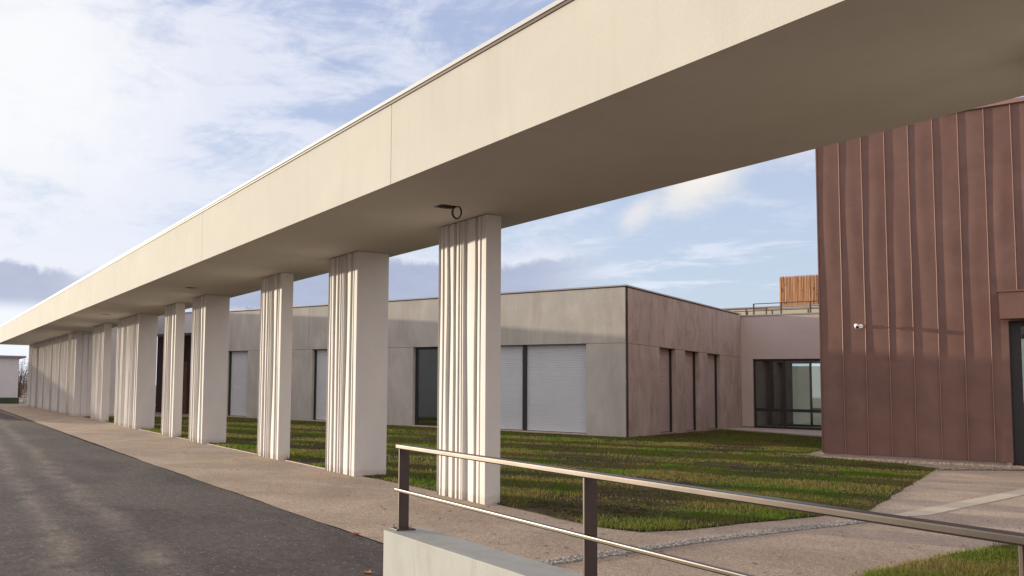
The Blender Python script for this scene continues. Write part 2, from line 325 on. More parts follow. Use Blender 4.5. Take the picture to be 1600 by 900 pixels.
def sheet(name, pts, z, m, parent=None, **kw):
    bm = bmesh.new(); vs = [bm.verts.new((x, y, z)) for x, y in pts]; f = bm.faces.new(vs)
    if f.normal.z < 0: f.normal_flip()
    bm.normal_update()
    if f.normal.z < 0: bmesh.ops.reverse_faces(bm, faces=[f])
    bmesh.ops.triangulate(bm, faces=bm.faces[:])
    return obj(name, bm, m, parent, **kw)
def tube(bm, pts, r, n=8, closed=False):
    pts = [Vector(p) for p in pts]; rings = []
    for i, p in enumerate(pts):
        a = pts[(i-1) % len(pts)] if closed or i > 0 else p; b = pts[(i+1) % len(pts)] if closed or i < len(pts)-1 else p
        t = (b-a).normalized(); u = t.cross(Vector((0.3, 0.2, 1))).normalized(); w = t.cross(u)
        rr = r[i] if isinstance(r, (list, tuple)) else r
        rings.append([bm.verts.new(p + rr*(math.cos(2*math.pi*k/n)*u + math.sin(2*math.pi*k/n)*w)) for k in range(n)])
    m_ = len(rings)
    for i in range(m_ if closed else m_-1):
        A, B = rings[i], rings[(i+1) % m_]
        for k in range(n): bm.faces.new((A[k], A[(k+1) % n], B[(k+1) % n], B[k]))
    if not closed:
        bm.faces.new(rings[0][::-1]); bm.faces.new(rings[-1])
def soup(name, V, F, m, parent=None, smooth=False, **kw):
    """mesh from numpy arrays (F is an (n,k) index array)"""
    me = bpy.data.meshes.new(name); k = F.shape[1]
    me.vertices.add(len(V)); me.vertices.foreach_set('co', np.asarray(V, np.float32).ravel())
    me.loops.add(F.size); me.loops.foreach_set('vertex_index', F.astype(np.int32).ravel())
    me.polygons.add(len(F)); me.polygons.foreach_set('loop_start', np.arange(0, F.size, k, dtype=np.int32))
    me.polygons.foreach_set('use_smooth', np.full(len(F), smooth))
    me.update(calc_edges=True); me.validate(); me.materials.append(M[m] if isinstance(m, str) else m)
    o = bpy.data.objects.new(name, me); COL.objects.link(o)
    if parent: o.parent = parent
    return tag(o, **kw)

CX, CY, PH = 22.5078, 22.8008, R(22.9779)          # corner of the concrete building, its turn
HJ, HT = 3.3488, 5.3611
PX = 7.256; HS, HF = 4.1144, 5.1216; FX, BX = 5.2068, 8.1579   # column line; canopy soffit, top, front, back
n1 = Vector((math.cos(PH), math.sin(PH), 0)); d1 = Vector((-math.sin(PH), math.cos(PH), 0))
def L2W(x, y, z=0): return Vector((CX, CY, 0)) + n1*x + d1*y + Vector((0, 0, z))

# ------------------------------------------------------------------ ground
def rect(x0, x1, y0, y1): return [(x0, y0), (x1, y0), (x1, y1), (x0, y1)]
sheet('ground', rect(-700, 900, -300, 1500), -0.03, 'far_road', kind='structure')
sheet('road', rect(-26, 4.45, -30, 200), 0.0, 'asphalt', kind='structure')
# edge of the path is slightly uneven against the asphalt
pe = [(4.45 + 0.012*math.sin(y*1.7) + 0.01*math.sin(y*5.1) + max(0, (y-18))*0.012, y) for y in np.arange(-8, 72.1, 0.5)]
sheet('path', pe + [(34, 72), (34, -8)], 0.006, 'path', kind='structure')
lawn_poly = [(7.42, 17.3), (7.46, 11.8), (7.44, 9.9), (7.39, 8.8), (7.35, 7.9), (7.6, 7.45), (8.32, 7.38), (9.74, 7.50), (11.0, 7.55), (12.0, 7.62), (12.35, 7.78),
             (20.6, 11.5), (21.0, 12.6), (21.35, 15.0), (21.9, 15.6), (24, 16.6), (31.5, 20.5), (33.6, 26.8), (34.5, 27.8), (22.6, 22.75), (14.3, 42.3), (7.42, 42.3)]
lawn2_poly = [(11.5, 5.42), (11.0, 5.33), (9.7, 5.2), (8.78, 5.11), (7.75, 4.93), (7.0, 4.6), (6.6, 4.0), (6.6, 0.5), (16, 0.5), (16, 5.6)]
def ragged(poly, amp, step=0.12):
    out = []
    for i in range(len(poly)):
        a = Vector(poly[i]); b = Vector(poly[(i+1) % len(poly)]); n = max(1, int((b-a).length/step)) if min(a.length, b.length) < 19 else 1
        nrm = Vector((-(b-a).y, (b-a).x)).normalized()
        for k in range(n):
            p = a.lerp(b, k/n); w = amp*(0.5*math.sin(p.x*3.1+p.y*2.3)+0.5*math.sin(p.x*7.7-p.y*6.1))+random.uniform(-.4, .4)*amp
            out.append(tuple(p+nrm*w))
    return out
lawn_poly = ragged(lawn_poly, 0.02); lawn2_poly = ragged(lawn2_poly, 0.02)
sheet('lawn', lawn_poly, 0.02, 'soil', kind='structure')
sheet('verge', lawn2_poly, 0.02, 'soil', kind='structure')
boxes('lawn_kerb', [(7.36, 7.40, 15.3, 42.0, -0.02, 0.018)], 'strip', kind='structure')
sheet('paving_strip', [(11.75, 7.13), (12.46, 7.06), (17.0, 8.02), (26, 9.95), (26, 10.25), (17.2, 8.36), (12.1, 7.30), (11.75, 7.30)], 0.011, 'strip', kind='structure')
sheet('gravel_bed', [(20.45, 11.35), (20.65, 11.4), (21.15, 12.6), (21.3, 15.0), (21.05, 15.9), (21.75, 15.6), (23.9, 11.2), (22.6, 10.6)], 0.024, 'gravel', kind='structure')
sheet('pebble_bed', [(4.9, 6.31), (7.64, 6.70), (9.12, 6.84), (11.7, 7.02), (11.7, 7.18), (9.12, 6.98), (7.64, 6.84), (4.9, 6.45)], 0.010, 'pebble', kind='structure')
sb = bmesh.new()
vs = [sb.verts.new(p) for p in [(*L2W(x, y).xy, z) for z in (-0.02, 0.07) for x, y in ((10.6, 0), (7.9, -4.6), (6.0, -9.0), (13.62, -9.0), (13.62, 0))]]
k = 5
sb.faces.new(vs[:k][::-1]); sb.faces.new(vs[k:])
for i in range(k): sb.faces.new((vs[i], vs[(i+1) % k], vs[k+(i+1) % k], vs[k+i]))
bmesh.ops.recalc_face_normals(sb, faces=sb.faces[:])
obj('pavement', sb, 'slab', kind='structure')

# grass blades -------------------------------------------------------------
def inpoly(px, py, poly):
    ins = np.zeros(len(px), bool); j = len(poly)-1
    for i in range(len(poly)):
        xi, yi = poly[i]; xj, yj = poly[j]
        c = ((yi > py) != (yj > py)) & (px < (xj-xi)*(py-yi)/(yj-yi+1e-12)+xi); ins ^= c; j = i
    return ins
def patch(px, py):
    return (np.sin(px*1.1+1.3*np.sin(py*.9))+np.sin(py*1.7-px*.6)+np.sin(px*2.9+py*2.3)*.6+np.sin(px*6.1-py*4.7)*.4)/3
def blades(name, poly, n, near, label, hmul=1.0, z=0.02, bare=None, mat='grass'):
    P = np.array(poly); lo, hi = P.min(0), P.max(0); out = []
    x = rng.uniform(lo[0], hi[0], n*4); y = rng.uniform(lo[1], hi[1], n*4)
    k = inpoly(x, y, poly); x, y = x[k], y[k]
    dist = np.hypot(x, y); keep = rng.uniform(size=len(x)) < np.clip((near/dist)**1.6, 0.05, 1)
    keep &= rng.uniform(size=len(x)) < np.clip(0.62+1.0*patch(x, y), 0.10, 1)
    if bare is not None:
        for (bx, by, br) in bare: keep &= ~((np.hypot(x-bx, y-by) < br*rng.uniform(0.4, 1.1, len(x))))
    x, y, dist = x[keep][:n], y[keep][:n], dist[keep][:n]; m = len(x)
    x = x+rng.normal(size=m)*0.045; y = y+rng.normal(size=m)*0.045
    h = rng.uniform(0.015, 0.055, m)*(1+0.8*patch(x*1.7, y*1.3))*hmul; w = rng.uniform(0.003, 0.0055, m)*np.clip(dist/9, 1, 4)
    tall = rng.uniform(size=m) < 0.003; h = np.where(tall, h*2.6, h)
    a = rng.uniform(0, 2*np.pi, m); lean = rng.uniform(0, 0.7, m)*h; b = rng.uniform(0, 2*np.pi, m)
    V = np.zeros((m, 3, 3)); V[:, :, 0] = x[:, None]; V[:, :, 1] = y[:, None]; V[:, :, 2] = z-0.003
    V[:, 0, 0] += np.cos(a)*w; V[:, 0, 1] += np.sin(a)*w; V[:, 1, 0] -= np.cos(a)*w; V[:, 1, 1] -= np.sin(a)*w
    V[:, 2, 0] += np.cos(b)*lean; V[:, 2, 1] += np.sin(b)*lean; V[:, 2, 2] += h
    return soup(name, V.reshape(-1, 3), np.arange(m*3).reshape(m, 3), mat, label=label, cat='grass', kind='stuff')
blades('grass', lawn_poly, 620000, 11.0, 'short patchy grass of the lawn between the columns and the concrete building',
       bare=[(7.9, 9.3, 1.0), (8.6, 8.7, .7), (7.7, 13.6, .6), (7.6, 16.7, .5), (7.8, 17.2, .5), (19.5, 12.2, 1.2), (16.5, 13.8, 1.1), (12.0, 11.8, .8), (14.5, 16.5, 1.3), (24.5, 23.2, 1.0), (27, 24, .8), (22, 22, .5)])
blades('grass', lawn2_poly, 160000, 9.0, 'yellowish grass verge in the bottom right corner beside the railing', 0.75, mat='grass_dry')

def pebbles(name, poly, n, r0, r1, z, m, label):
    ico = bmesh.new(); bmesh.ops.create_icosphere(ico, subdivisions=1, radius=1)
    IV = np.array([v.co[:] for v in ico.verts]); IF = np.array([[v.index for v in f.verts] for f in ico.faces]); ico.free()
    P = np.array(poly); lo, hi = P.min(0), P.max(0)
    x = rng.uniform(lo[0], hi[0], n*12); y = rng.uniform(lo[1], hi[1], n*12); k = inpoly(x, y, poly); x, y = x[k][:n], y[k][:n]; c = len(x)
    s = rng.uniform(r0, r1, (c, 1, 1))*rng.uniform(0.7, 1.2, (c, 1, 3))*np.array([1, 1, 0.6])
    V = IV[None]*s; V[:, :, 0] += x[:, None]; V[:, :, 1] += y[:, None]; V[:, :, 2] += z+0.3*r0
    F = (IF[None]+np.arange(c)[:, None, None]*len(IV)).reshape(-1, 3)
    return soup(name, V.reshape(-1, 3), F, m, smooth=True, label=label, cat='gravel', kind='stuff')
pebbles('pebbles', [(4.9, 6.30), (7.64, 6.69), (9.12, 6.83), (11.7, 7.01), (11.7, 7.19), (9.12, 6.99), (7.64, 6.85), (4.9, 6.46)], 2600, 0.010, 0.024, 0.01, 'pebble', 'band of grey pebbles crossing the beige path behind the railing')
pebbles('gravel', [(20.3, 11.3), (20.65, 11.4), (21.0, 12.6), (21.2, 15.0), (20.9, 16.1), (21.75, 15.7), (23.9, 11.2), (22.6, 10.6)], 3500, 0.012, 0.035, 0.024, 'gravel', 'tan gravel along the foot of the brown metal wall')

# ------------------------------------------------------------------ canopy
can = thing('canopy', (6.6, 30, HS), label='long cream rendered canopy running over the row of fluted columns', cat='canopy')
Y0c, Y1c = -2.5, 62.7
joints = [1.2, 9.19, 16.93, 25.15, 33.2, 41.3, 49.3, 57.2]
lights = [(6.37, 6.67, 9.83, 10.06), (6.30, 6.60, 21.66, 21.92), (6.20, 6.50, 32.0, 32.25), (6.37, 6.67, -1.2, -0.95)]
bm = bmesh.new()
xs = sorted({FX+0.012, BX} | {v for l in lights for v in l[:2]}); 
jy = [16.93]
ys = sorted({Y0c, Y1c} | {v for l in lights for v in l[2:]} | {j-0.008 for j in jy} | {j+0.008 for j in jy})
oz = -HS; ox, oy = -6.6, -30
def V(x, y, z): return bm.verts.new((x+ox, y+oy, z+oz))
def quad(a, b, c, d): bm.faces.new((V(*a), V(*b), V(*c), V(*d)))
for i in range(len(xs)-1):
    for j in range(len(ys)-1):
        x0, x1, y0, y1 = xs[i], xs[i+1], ys[j], ys[j+1]; cxm, cym = (x0+x1)/2, (y0+y1)/2
        hole = any(l[0] <= cxm <= l[1] and l[2] <= cym <= l[3] for l in lights); slot = any(abs(cym-q) < 0.008 for q in jy)
        z = HS if not (hole or slot) else HS+(0.12 if hole else 0.02)
        quad((x0, y0, z), (x0, y1, z), (x1, y1, z), (x1, y0, z))
        if hole or slot:
            quad((x0,y0,HS),(x0,y0,z),(x1,y0,z),(x1,y0,HS)); quad((x0,y1,HS),(x1,y1,HS),(x1,y1,z),(x0,y1,z))
            quad((x0,y0,HS),(x0,y1,HS),(x0,y1,z),(x0,y0,z)); quad((x1,y0,HS),(x1,y0,z),(x1,y1,z),(x1,y1,HS))
x0, x1 = FX+0.012, BX
quad((x0,Y0c,HS),(x0,Y1c,HS),(x0,Y1c,HF),(x0,Y0c,HF)); quad((x1,Y0c,HS),(x1,Y0c,HF),(x1,Y1c,HF),(x1,Y1c,HS))
quad((x0,Y0c,HF),(x0,Y1c,HF),(x1,Y1c,HF),(x1,Y0c,HF)); quad((x0,Y0c,HS),(x0,Y0c,HF),(x1,Y0c,HF),(x1,Y0c,HS)); quad((x0,Y1c,HS),(x1,Y1c,HS),(x1,Y1c,HF),(x0,Y1c,HF))
obj('soffit', bm, 'render', can)
ed = [Y0c] + joints + [Y1c]
for i in range(len(ed)-1):
    g = 0.005
    boxes('fascia_panel', [(FX+ox, FX+0.010+ox, ed[i]+g+oy, ed[i+1]-g+oy, 0.0, HF-HS)], 'render', can)
boxes('roof_edge', [(FX-0.035+ox, BX+0.035+ox, Y0c-0.03+oy, Y1c+0.03+oy, HF-HS+0.032, HF-HS+0.075)], 'edge_white', can)
boxes('drip_strip', [(FX-0.018+ox, BX+0.018+ox, Y0c-0.02+oy, Y1c+0.02+oy, HF-HS+0.002, HF-HS+0.030)], 'edge_brown', can)
for i, l in enumerate(lights):
    bx_ = obj('recess_shade_block', (lambda b: (box(b, l[0]+.004+ox, l[1]-.004+ox, l[2]+.004+oy, l[3]-.004+oy, 0.012, 0.11), b)[1])(bmesh.new()), 'dark_gap', can)  # dark block nearly filling the hole, standing in for the shade inside
bm = bmesh.new()
for k_, (rr, ph0, off) in enumerate(((0.092, 0, 0), (0.082, 0.3, 0.006), (0.087, -0.2, -0.008))):
    c0 = Vector((6.64+ox, 9.86+oy, -0.08)); e = Vector((0.8, -0.6, 0))
    tube(bm, [c0 + e*(rr*0.72*math.cos(t+ph0)+off) + Vector((0, 0, rr*math.sin(t+ph0))) + Vector((.6,.8,0))*0.008*math.sin(2*t+k_) for t in np.linspace(0, 2*math.pi, 22, endpoint=False)], 0.0065, 6, True)
tube(bm, [(6.58+ox, 9.90+oy, 0.06), (6.62+ox, 9.86+oy, 0.03), (6.64+ox, 9.855+oy, 0.008)], 0.008, 6)
obj('cable_loop', bm, 'black', can)

# ------------------------------------------------------------------ fluted columns
def flute_profile(width, seed):
    rn = random.Random(seed)
    base = [(0.15, .014), (0.28, .050), (0.565, .060), (0.612, .02), (0.70, .042), (0.825, .052), (1.01, .056), (1.13, .020), (1.24, .03)]
    pk = [(u, d) for u, d in base]
    if width > 1.4:
        u = 1.24
        while u < width-0.06:
            u += rn.choice((0.07, 0.11, 0.16, 0.19)); pk.append((min(u, width), rn.uniform(0.024, 0.056)))
    else: pk = [(u*width/1.24, d) for u, d in pk]
    drift = [(rn.uniform(-.012, .012), rn.uniform(0.5, 1.6), rn.uniform(0, 6), rn.uniform(-.016, .016)) for _ in pk]
    return pk, drift
def fluted_mesh(name, width, seed, parent, axis='Y', height=HS-0.012, back=0.07, yoff=0.0, m='column'):
    pk, drift = flute_profile(width, seed); NZ = 22; cols = None; rows = []
    for iz in range(NZ+1):
        z = height*iz/NZ; pts = [(0.0, 0.0)]; prev = 0.0; t = z/height
        for (u, d), (a, fr, ph, ln) in zip(pk, drift):
            uu = u + a*math.sin(fr*2*math.pi*t+ph) + ln*(t-0.5) if 0.02 < u < width-0.02 else u
            uu = max(prev+0.02, min(uu, width)); span = uu-prev
            dd = d*(1+0.25*math.sin(fr*5*t+ph))
            dd = min(dd, span*0.38)
            for q in (0.12, 0.35, 0.65, 0.85): pts.append((prev+span*q*0.93, dd*(0.55*q+0.45*q**3)))
            pts.append((prev+span*0.945, dd)); pts.append((prev+span*0.985, dd*0.15)); pts.append((uu, 0.0)); prev = uu
        if prev < width: pts.append((width, 0.0))
        else: pts.append((width, 0.0))
        rows.append([(z, u, x) for u, x in pts])
    V_ = []; nc = len(rows[0])+2
    for r in rows:
        z = r[0][0]; full = [(z, 0.0, back)] + r + [(z, width, back)]
        for (zz, u, x) in full: V_.append((x, yoff+u, zz) if axis == 'Y' else (yoff+u, x, zz))
    F_ = []
    for i in range(NZ):
        for j in range(nc-1):
            a, b, c, d = i*nc+j, i*nc+j+1, (i+1)*nc+j+1, (i+1)*nc+j
            F_.append((a, d, c, b) if axis == 'Y' else (a, b, c, d))
    o = soup(name, np.array(V_), np.array(F_), m, parent)
    return o
cols = [  # near Y, far Y, depth, label
 (2.05, 3.25, .66, None),
 (10.03, 11.265, .262, 'pale fluted column with a narrow plain side, standing behind the railing under the open light recess'),
 (14.00, 15.21, .662, 'deep pale fluted column, second from the railing, wide plain side and lawn on both sides'),
 (17.61, 18.88, .279, 'narrow-sided pale fluted column, third from the railing, beside the soffit joint'),
 (23.09, 24.355, .697, 'wide-sided pale fluted column standing just right of a slimmer one, fourth from the railing'),
 (26.05, 27.39, .279, 'slim pale fluted column close beside a deeper one, fifth from the railing'),
 (30.90, 34.38, .685, 'broadest fluted column of the row with many narrow folds, sixth from the railing'),
 (37.0, 39.3, .315, 'fluted column left of the broadest one, seventh from the railing'),
 (43.77, 45.17, 2.3, 'fluted column merging with a long shaded fluted side wall, eighth from the railing'),
 (46.2, 48.25, .30, 'brightly lit fluted column just left of the shaded fluted side wall'),
 (49.0, 51.15, .30, 'fluted column fifth from the far left end of the row, sunlit above a shadow edge'),
 (52.0, 54.4, .30, 'fluted column fourth from the far left end of the row'),
 (55.0, 57.0, .30, 'dull fluted column third from the far left end of the row'),
 (58.25, 60.2, .30, 'fluted column second from the far left end of the row'),
 (61.0, 62.3, .30, 'last fluted column at the far left end of the canopy'),
]
for i, (ya, yb, dp, lab) in enumerate(cols):
    t = thing('column', (PX, ya, 0), label=lab or 'fluted column at the right edge, behind the railing and nearest the viewer', cat='column', group='fluted columns carrying the canopy')
    w = yb-ya
    if i != 8: boxes('column_core', [(0.0702, dp, 0, w, -0.02, HS-0.012)], 'column', t)
    else:
        boxes('column_core', [(0.0702, dp, 0.0702, w, -0.02, HS-0.012)], 'column', t)
        fluted_mesh('fluted_side', dp-0.0702, 77, t, axis='X', yoff=0.0702)
    fluted_mesh('fluted_face', w, 3+i*7, t)
    boxes('shadow_gap', [(0.05, dp-0.02, 0.02, w-0.02, HS-0.012, HS)], 'column', t)

# ------------------------------------------------------------------ concrete building
def slats(bm, x0, x1, z0, z1, y, axis, pitch=0.082, dep=0.017):
    """roller shutter curtain: lath profile extruded; axis 'x' spans along x facing -y, 'y' spans along y facing -x"""
    z = z0; prof = []
    while z < z1-0.001:
        zt = min(z+pitch, z1); prof += [(z, dep), (z+(zt-z)*0.15, 0.0), (z+(zt-z)*0.85, 0.0), (zt, dep)]; z = zt
    for i in range(len(prof)-1):
        (za, da), (zb, db) = prof[i], prof[i+1]
        if zb-za < 1e-6: continue
        if axis == 'x': p = [(x0, y+da, za), (x1, y+da, za), (x1, y+db, zb), (x0, y+db, zb)]
        else: p = [(y+da, x1, za), (y+da, x0, za), (y+db, x0, zb), (y+db, x1, zb)]
        bm.faces.new([bm.verts.new(q) for q in p])
cb = thing('concrete_building', (CX, CY, 0), PH, label='low concrete panel building with roller shutters behind the lawn', cat='building')
G = 0.010; T = 0.24; YL = 22.0; XL = 13.62; ZB = 0.04
backing = []
def fp(y0, y1, z0, z1, g=(G, G), th=T, m='concrete'):      # panel on the front side
    boxes('wall_panel', [(0, th, y0+g[0], y1-g[1], z0, z1-G)], m, cb)
    backing.append((0.03, th-0.01, y0+(0 if g[0] else .002), y1-(0 if g[1] else .002), z0+.002, z1+.002))
def rp(x0, x1, z0, z1, g=(G, G), th=T, m='concrete_warm'):   # panel on the right side
    boxes('wall_panel', [(x0+g[0], x1-g[1], 0, th, z0, z1-G)], m, cb)
    backing.append((x0+(0.03 if x0 == 0 else (0 if g[0] else .002)), x1-(0 if g[1] else .002), 0.03, th-0.01, z0+.002, z1+.002))
for y0, y1 in ((0, 1.48), (9.2, 12.75), (14.95, 19.28), (20.8, YL)): fp(y0, y1, ZB, HJ, (G if y0 == 0 else 0, 0))
for y0, y1 in ((0, 7.6), (7.6, 15.2), (15.2, YL)): fp(y0, y1, HJ+.002, HT-0.03)
for x0, x1 in ((0, 3.2), (4.92, 6.0), (7.67, 8.76), (10.49, XL)): rp(x0, x1, ZB, HJ, (G if x0 == 0 else 0, 0))
for x0, x1 in ((0, 3.15), (3.15, 10.35), (10.35, XL)): rp(x0, x1, HJ+.002, HT-0.03)
boxes('panel_joint', backing, 'dark_gap', cb)
boxes('corner_joint', [(0.006, 0.05, 0.006, 0.05, ZB, HT-0.04)], 'dark_gap', cb)
boxes('base', [(0.02, 0.3, 0.02, YL, -0.1, ZB), (0.30, XL, 0.02, 0.3, -0.1, ZB)], 'plinth', cb)
boxes('coping', [(-0.035, 0.35, -0.035, YL, HT, HT+0.05), (0.35, XL-0.01, -0.035, 0.35, HT, HT+0.05)], 'coping', cb)
boxes('roof', [(0.30, XL-0.02, 0.30, YL, HT-0.35, HT-0.3)], 'far_road', cb)
boxes('inner_wall', [(3.0, 3.1, 3.0, YL, 0.0, HT-0.36), (3.1, XL-.1, 3.0, 3.1, 0.0, HT-0.36)], 'interior', cb)
boxes('floor_slab', [(0.3, XL-.02, 0.3, YL, -0.02, 0.05)], 'interior', cb)
for q in ((1.482, 9.198), (12.752, 14.948), (19.282, 20.798)): boxes('sill', [(-0.03, 0.236, q[0], q[1], ZB, 0.085)], 'strip', cb)
for q in ((3.202, 4.918), (6.002, 7.668), (8.762, 10.488)): boxes('sill', [(q[0], q[1], -0.03, 0.236, ZB, 0.085)], 'plinth', cb)
RD = 0.225
for q in ((0.2, 0.5, 1.40, 9.25), (0.2, 0.5, 12.7, 15.0), (0.2, 0.5, 19.2, 20.85), (3.1, 5.0, 0.2, 0.5), (5.9, 7.75, 0.2, 0.5), (8.7, 10.55, 0.2, 0.5)):
    boxes('lintel', [(*q, HJ-0.014, HJ+0.2)], 'dark_frame', cb)
def shutter_f(y0, y1, m='shutter'):
    bm = bmesh.new(); slats(bm, y0, y1, 0.10, HJ-0.01, RD, 'y'); o = obj('roller_shutter', bm, m, cb)
    boxes('bottom_bar', [(RD-0.012, RD+0.02, y0, y1, 0.086, 0.105)], 'dark_frame', o)
def shutter_r(x0, x1, m='shutter_pink'):
    bm = bmesh.new(); slats(bm, x0, x1, 0.10, HJ-0.01, RD, 'x'); o = obj('roller_shutter', bm, m, cb)
    boxes('bottom_bar', [(x0, x1, RD-0.012, RD+0.02, 0.086, 0.105)], 'dark_frame', o)
shutter_f(1.48, 3.98); shutter_f(4.14, 6.5); shutter_f(12.75, 14.86); shutter_f(19.28, 20.70)
shutter_r(3.2, 4.83); shutter_r(6.0, 7.58); shutter_r(8.76, 10.40)
for q in ((0.15, 0.3, 3.98, 4.14), (0.16, 0.3, 14.86, 14.948), (0.16, 0.3, 20.70, 20.798), (4.83, 4.918, 0.16, 0.3), (7.58, 7.668, 0.16, 0.3), (10.40, 10.488, 0.16, 0.3)):
    boxes('guide_post', [(*q, 0.085, HJ-.004)], 'dark_frame', cb)
# glazed door beside the shutters, half behind the nearest column
wf = boxes('window', [(0.17, 0.24, 9.06, 9.198, 0.086, HJ-.004), (0.17, 0.24, 6.5, 6.6, 0.086, HJ-.004), (0.17, 0.24, 6.6, 9.06, 0.086, 0.2), (0.17, 0.24, 6.6, 9.06, HJ-0.10, HJ-.004), (0.17, 0.24, 7.82, 7.92, 0.2, HJ-.1)], 'dark_frame', cb)
boxes('pane', [(0.20, 0.212, 6.6, 7.82, 0.2, HJ-.1), (0.20, 0.212, 7.92, 9.06, 0.2, HJ-.1)], 'glass', wf)

# ------------------------------------------------------------------ rendered link building with the big window
rb = thing('rendered_building', tuple(L2W(XL, 0)), PH, label='pale pink rendered wall with a large dark framed window left of the brown metal wall', cat='building')
YE = -9.5; HW = 5.28; WZ = 3.26; W0 = -0.5
boxes('wall', [(0, 0.3, W0, 0.30, 0.12, HW), (0, 0.3, YE, W0, WZ, HW)], 'pink_render', rb)
boxes('base', [(0.03, 0.3, W0-0.0, 0.30, -0.1, 0.118)], 'plinth', rb)
boxes('coping', [(-0.04, 0.36, YE, 0.25, HW+.002, HW+0.055)], 'coping', rb)
wn = boxes('window_frame', [(0.12, 0.2, W0-0.09, W0-.003, 0.02, WZ-.003), (0.12, 0.2, YE, W0-0.09, WZ-0.10, WZ-.003), (0.12, 0.2, YE, W0-0.09, 0.02, 0.16),
     (0.12, 0.2, YE, W0-0.09, 0.84, 0.98), (0.125, 0.21, -1.36, -1.22, 0.98, WZ-0.1), (0.125, 0.21, -1.87, -1.76, 0.16, 0.84), (0.125, 0.21, -1.87, -1.76, 0.98, WZ-0.1),
     (0.125, 0.21, -3.9, -3.78, 0.98, WZ-0.1)], 'dark_frame', rb)
boxes('pane', [(0.155, 0.165, YE, W0-0.09, 0.16, 0.84), (0.155, 0.165, YE, W0-0.09, 0.98, WZ-0.1)], 'glass', wn)
boxes('room', [(0.31, 5.0, YE, 0.30, -0.05, 0.06), (0.31, 5.0, YE, 0.30, WZ+0.05, WZ+0.15), (0.31, 5.0, 0.18, 0.30, 0.06, WZ+0.05)], 'interior', rb)
boxes('back_wall', [(5.0, 5.2, -0.9, 0.3, 0.0, HW-0.3), (5.0, 5.2, YE, -0.9, WZ-0.05, HW-0.3), (5.0, 5.2, YE, -0.9, 0.0, 0.15), (5.0, 5.2, -3.2, -3.0, .15, WZ-0.05)], 'interior', rb)
bw = boxes('rear_window_frame', [(5.02, 5.12, -1.0, -0.902, 0.152, WZ-0.052), (5.02, 5.12, -1.9, -1.8, 0.152, WZ-0.052), (5.02, 5.12, -2.998, -1.9, 0.9, 1.0)], 'dark_frame', rb)
boxes('roof', [(0.31, 5.2, YE, 0.3, HW-0.3, HW-0.2)], 'far_road', rb)
boxes('courtyard_wall', [(9.0, 9.2, -12, 6, 0, 3.2)], 'white_render', rb)

# upper storey behind, its railings and the timber box
ub = thing('upper_storey', tuple(L2W(22, 0)), PH, label='low beige rendered upper wall seen behind the roof railings', cat='building')
boxes('wall', [(0, 6, -14, 3.3, 4.5, 6.44)], 'beige_render', ub)
boxes('coping', [(-0.04, 6.04, -14.04, 3.34, 6.442, 6.50)], 'coping', ub)
tb = thing('timber_screen', tuple(L2W(24, 0, 6.5)), PH, label='orange larch boarded box standing on the roof beside the brown metal wall', cat='screen')
bm = bmesh.new(); y = 0.8
while y > -4.0:
    w = random.uniform(0.045, 0.075); box(bm, random.uniform(-.012, .012), 0.04, y-w, y, 0.0, 1.86+random.uniform(-.01, .01)); y -= w+random.uniform(0.012, 0.03)
obj('boards', bm, 'timber', tb)
boxes('frame', [(0.05, 0.1, -4, 0.78, 0.1, 0.2), (0.05, 0.1, -4, 0.78, 1.6, 1.7), (0.101, 0.15, -4, 0.78, 0.0, 1.8), (0.101, 1.6, 0.70, 0.76, 0.0, 1.8)], 'edge_brown', tb)
def roof_rail(x, ya, yb, zt, zb, posts, mids, lab):
    r = thing('roof_railing', tuple(L2W(x, 0, 0)), PH, label=lab, cat='railing', group='thin rust brown railings on the roof')
    boxes('top_rail', [(-0.025, 0.025, yb, ya, zt-0.035, zt)], 'edge_brown', r)
    for z in mids: boxes('mid_rail', [(-0.012, 0.012, yb, ya, z-0.012, z+0.012)], 'edge_brown', r)
    for y in posts: boxes('post', [(-0.03, 0.03, y-0.028, y+0.028, zb, zt-0.035)], 'edge_brown', r)
    return r
roof_rail(14.2, -0.40, -8.5, 5.92, 5.0, (-0.43, -1.63, -2.86, -4.1, -5.3, -6.5), (5.62,), 'tall roof railing ending in a corner post above the large window')
r = roof_rail(18.0, 2.15, -8.0, 5.93, 5.0, (0.9, -0.29, -1.95, -3.6), (), 'lower thin rail set back on the roof, with short posts, behind the tall railing')
r = roof_rail(19.6, 2.6, 0.3, 6.19, 5.0, (2.5, 1.4, 0.4), (), 'short roof railing left of the corner post, above the concrete block')
boxes('roof_deck', [(14.2-XL, 22-XL, -9.5, 8.0, 4.86, 4.98)], 'far_road', rb)

# ------------------------------------------------------------------ brown standing seam building
BXL, BYL = -3.67, -6.94
bb = thing('metal_clad_building', tuple(L2W(BXL, BYL)), PH, label='tall rust brown building clad in vertical standing seam metal sheets', cat='building')
ZT, ZP = 8.72, 0.10
def sheetpanel(y0, y1, z0, z1, seed):
    rr = random.Random(seed); NY, NZ = 10, 70; V_ = []; F_ = []
    kk = [(rr.uniform(0.5, 1.3), rr.uniform(0, 6.3), rr.uniform(0.0015, 0.0040)) for _ in range(5)]
    for i in range(NZ+1):
        z = z0+(z1-z0)*i/NZ; b = 0.010+sum(a*math.sin(f*z+p) for f, p, a in kk); c = 0.5+0.22*math.sin(kk[0][0]*1.3*z+kk[1][1])
        for j in range(NY+1):
            u = j/NY; env = math.sin(math.pi*u)**1.2; V_.append((-b*env*math.exp(-((u-c)/0.5)**2)-0.0*u, y0+(y1-y0)*u, z))
    for i in range(NZ):
        for j in range(NY):
            a = i*(NY+1)+j; F_.append((a, a+NY+1, a+NY+2, a+1))
    return soup('metal_sheet', np.array(V_), np.array(F_), 'rust_metal', bb, smooth=True)
seams = [0.03, -0.49] + [-0.49-0.5255*i for i in range(1, 22)]
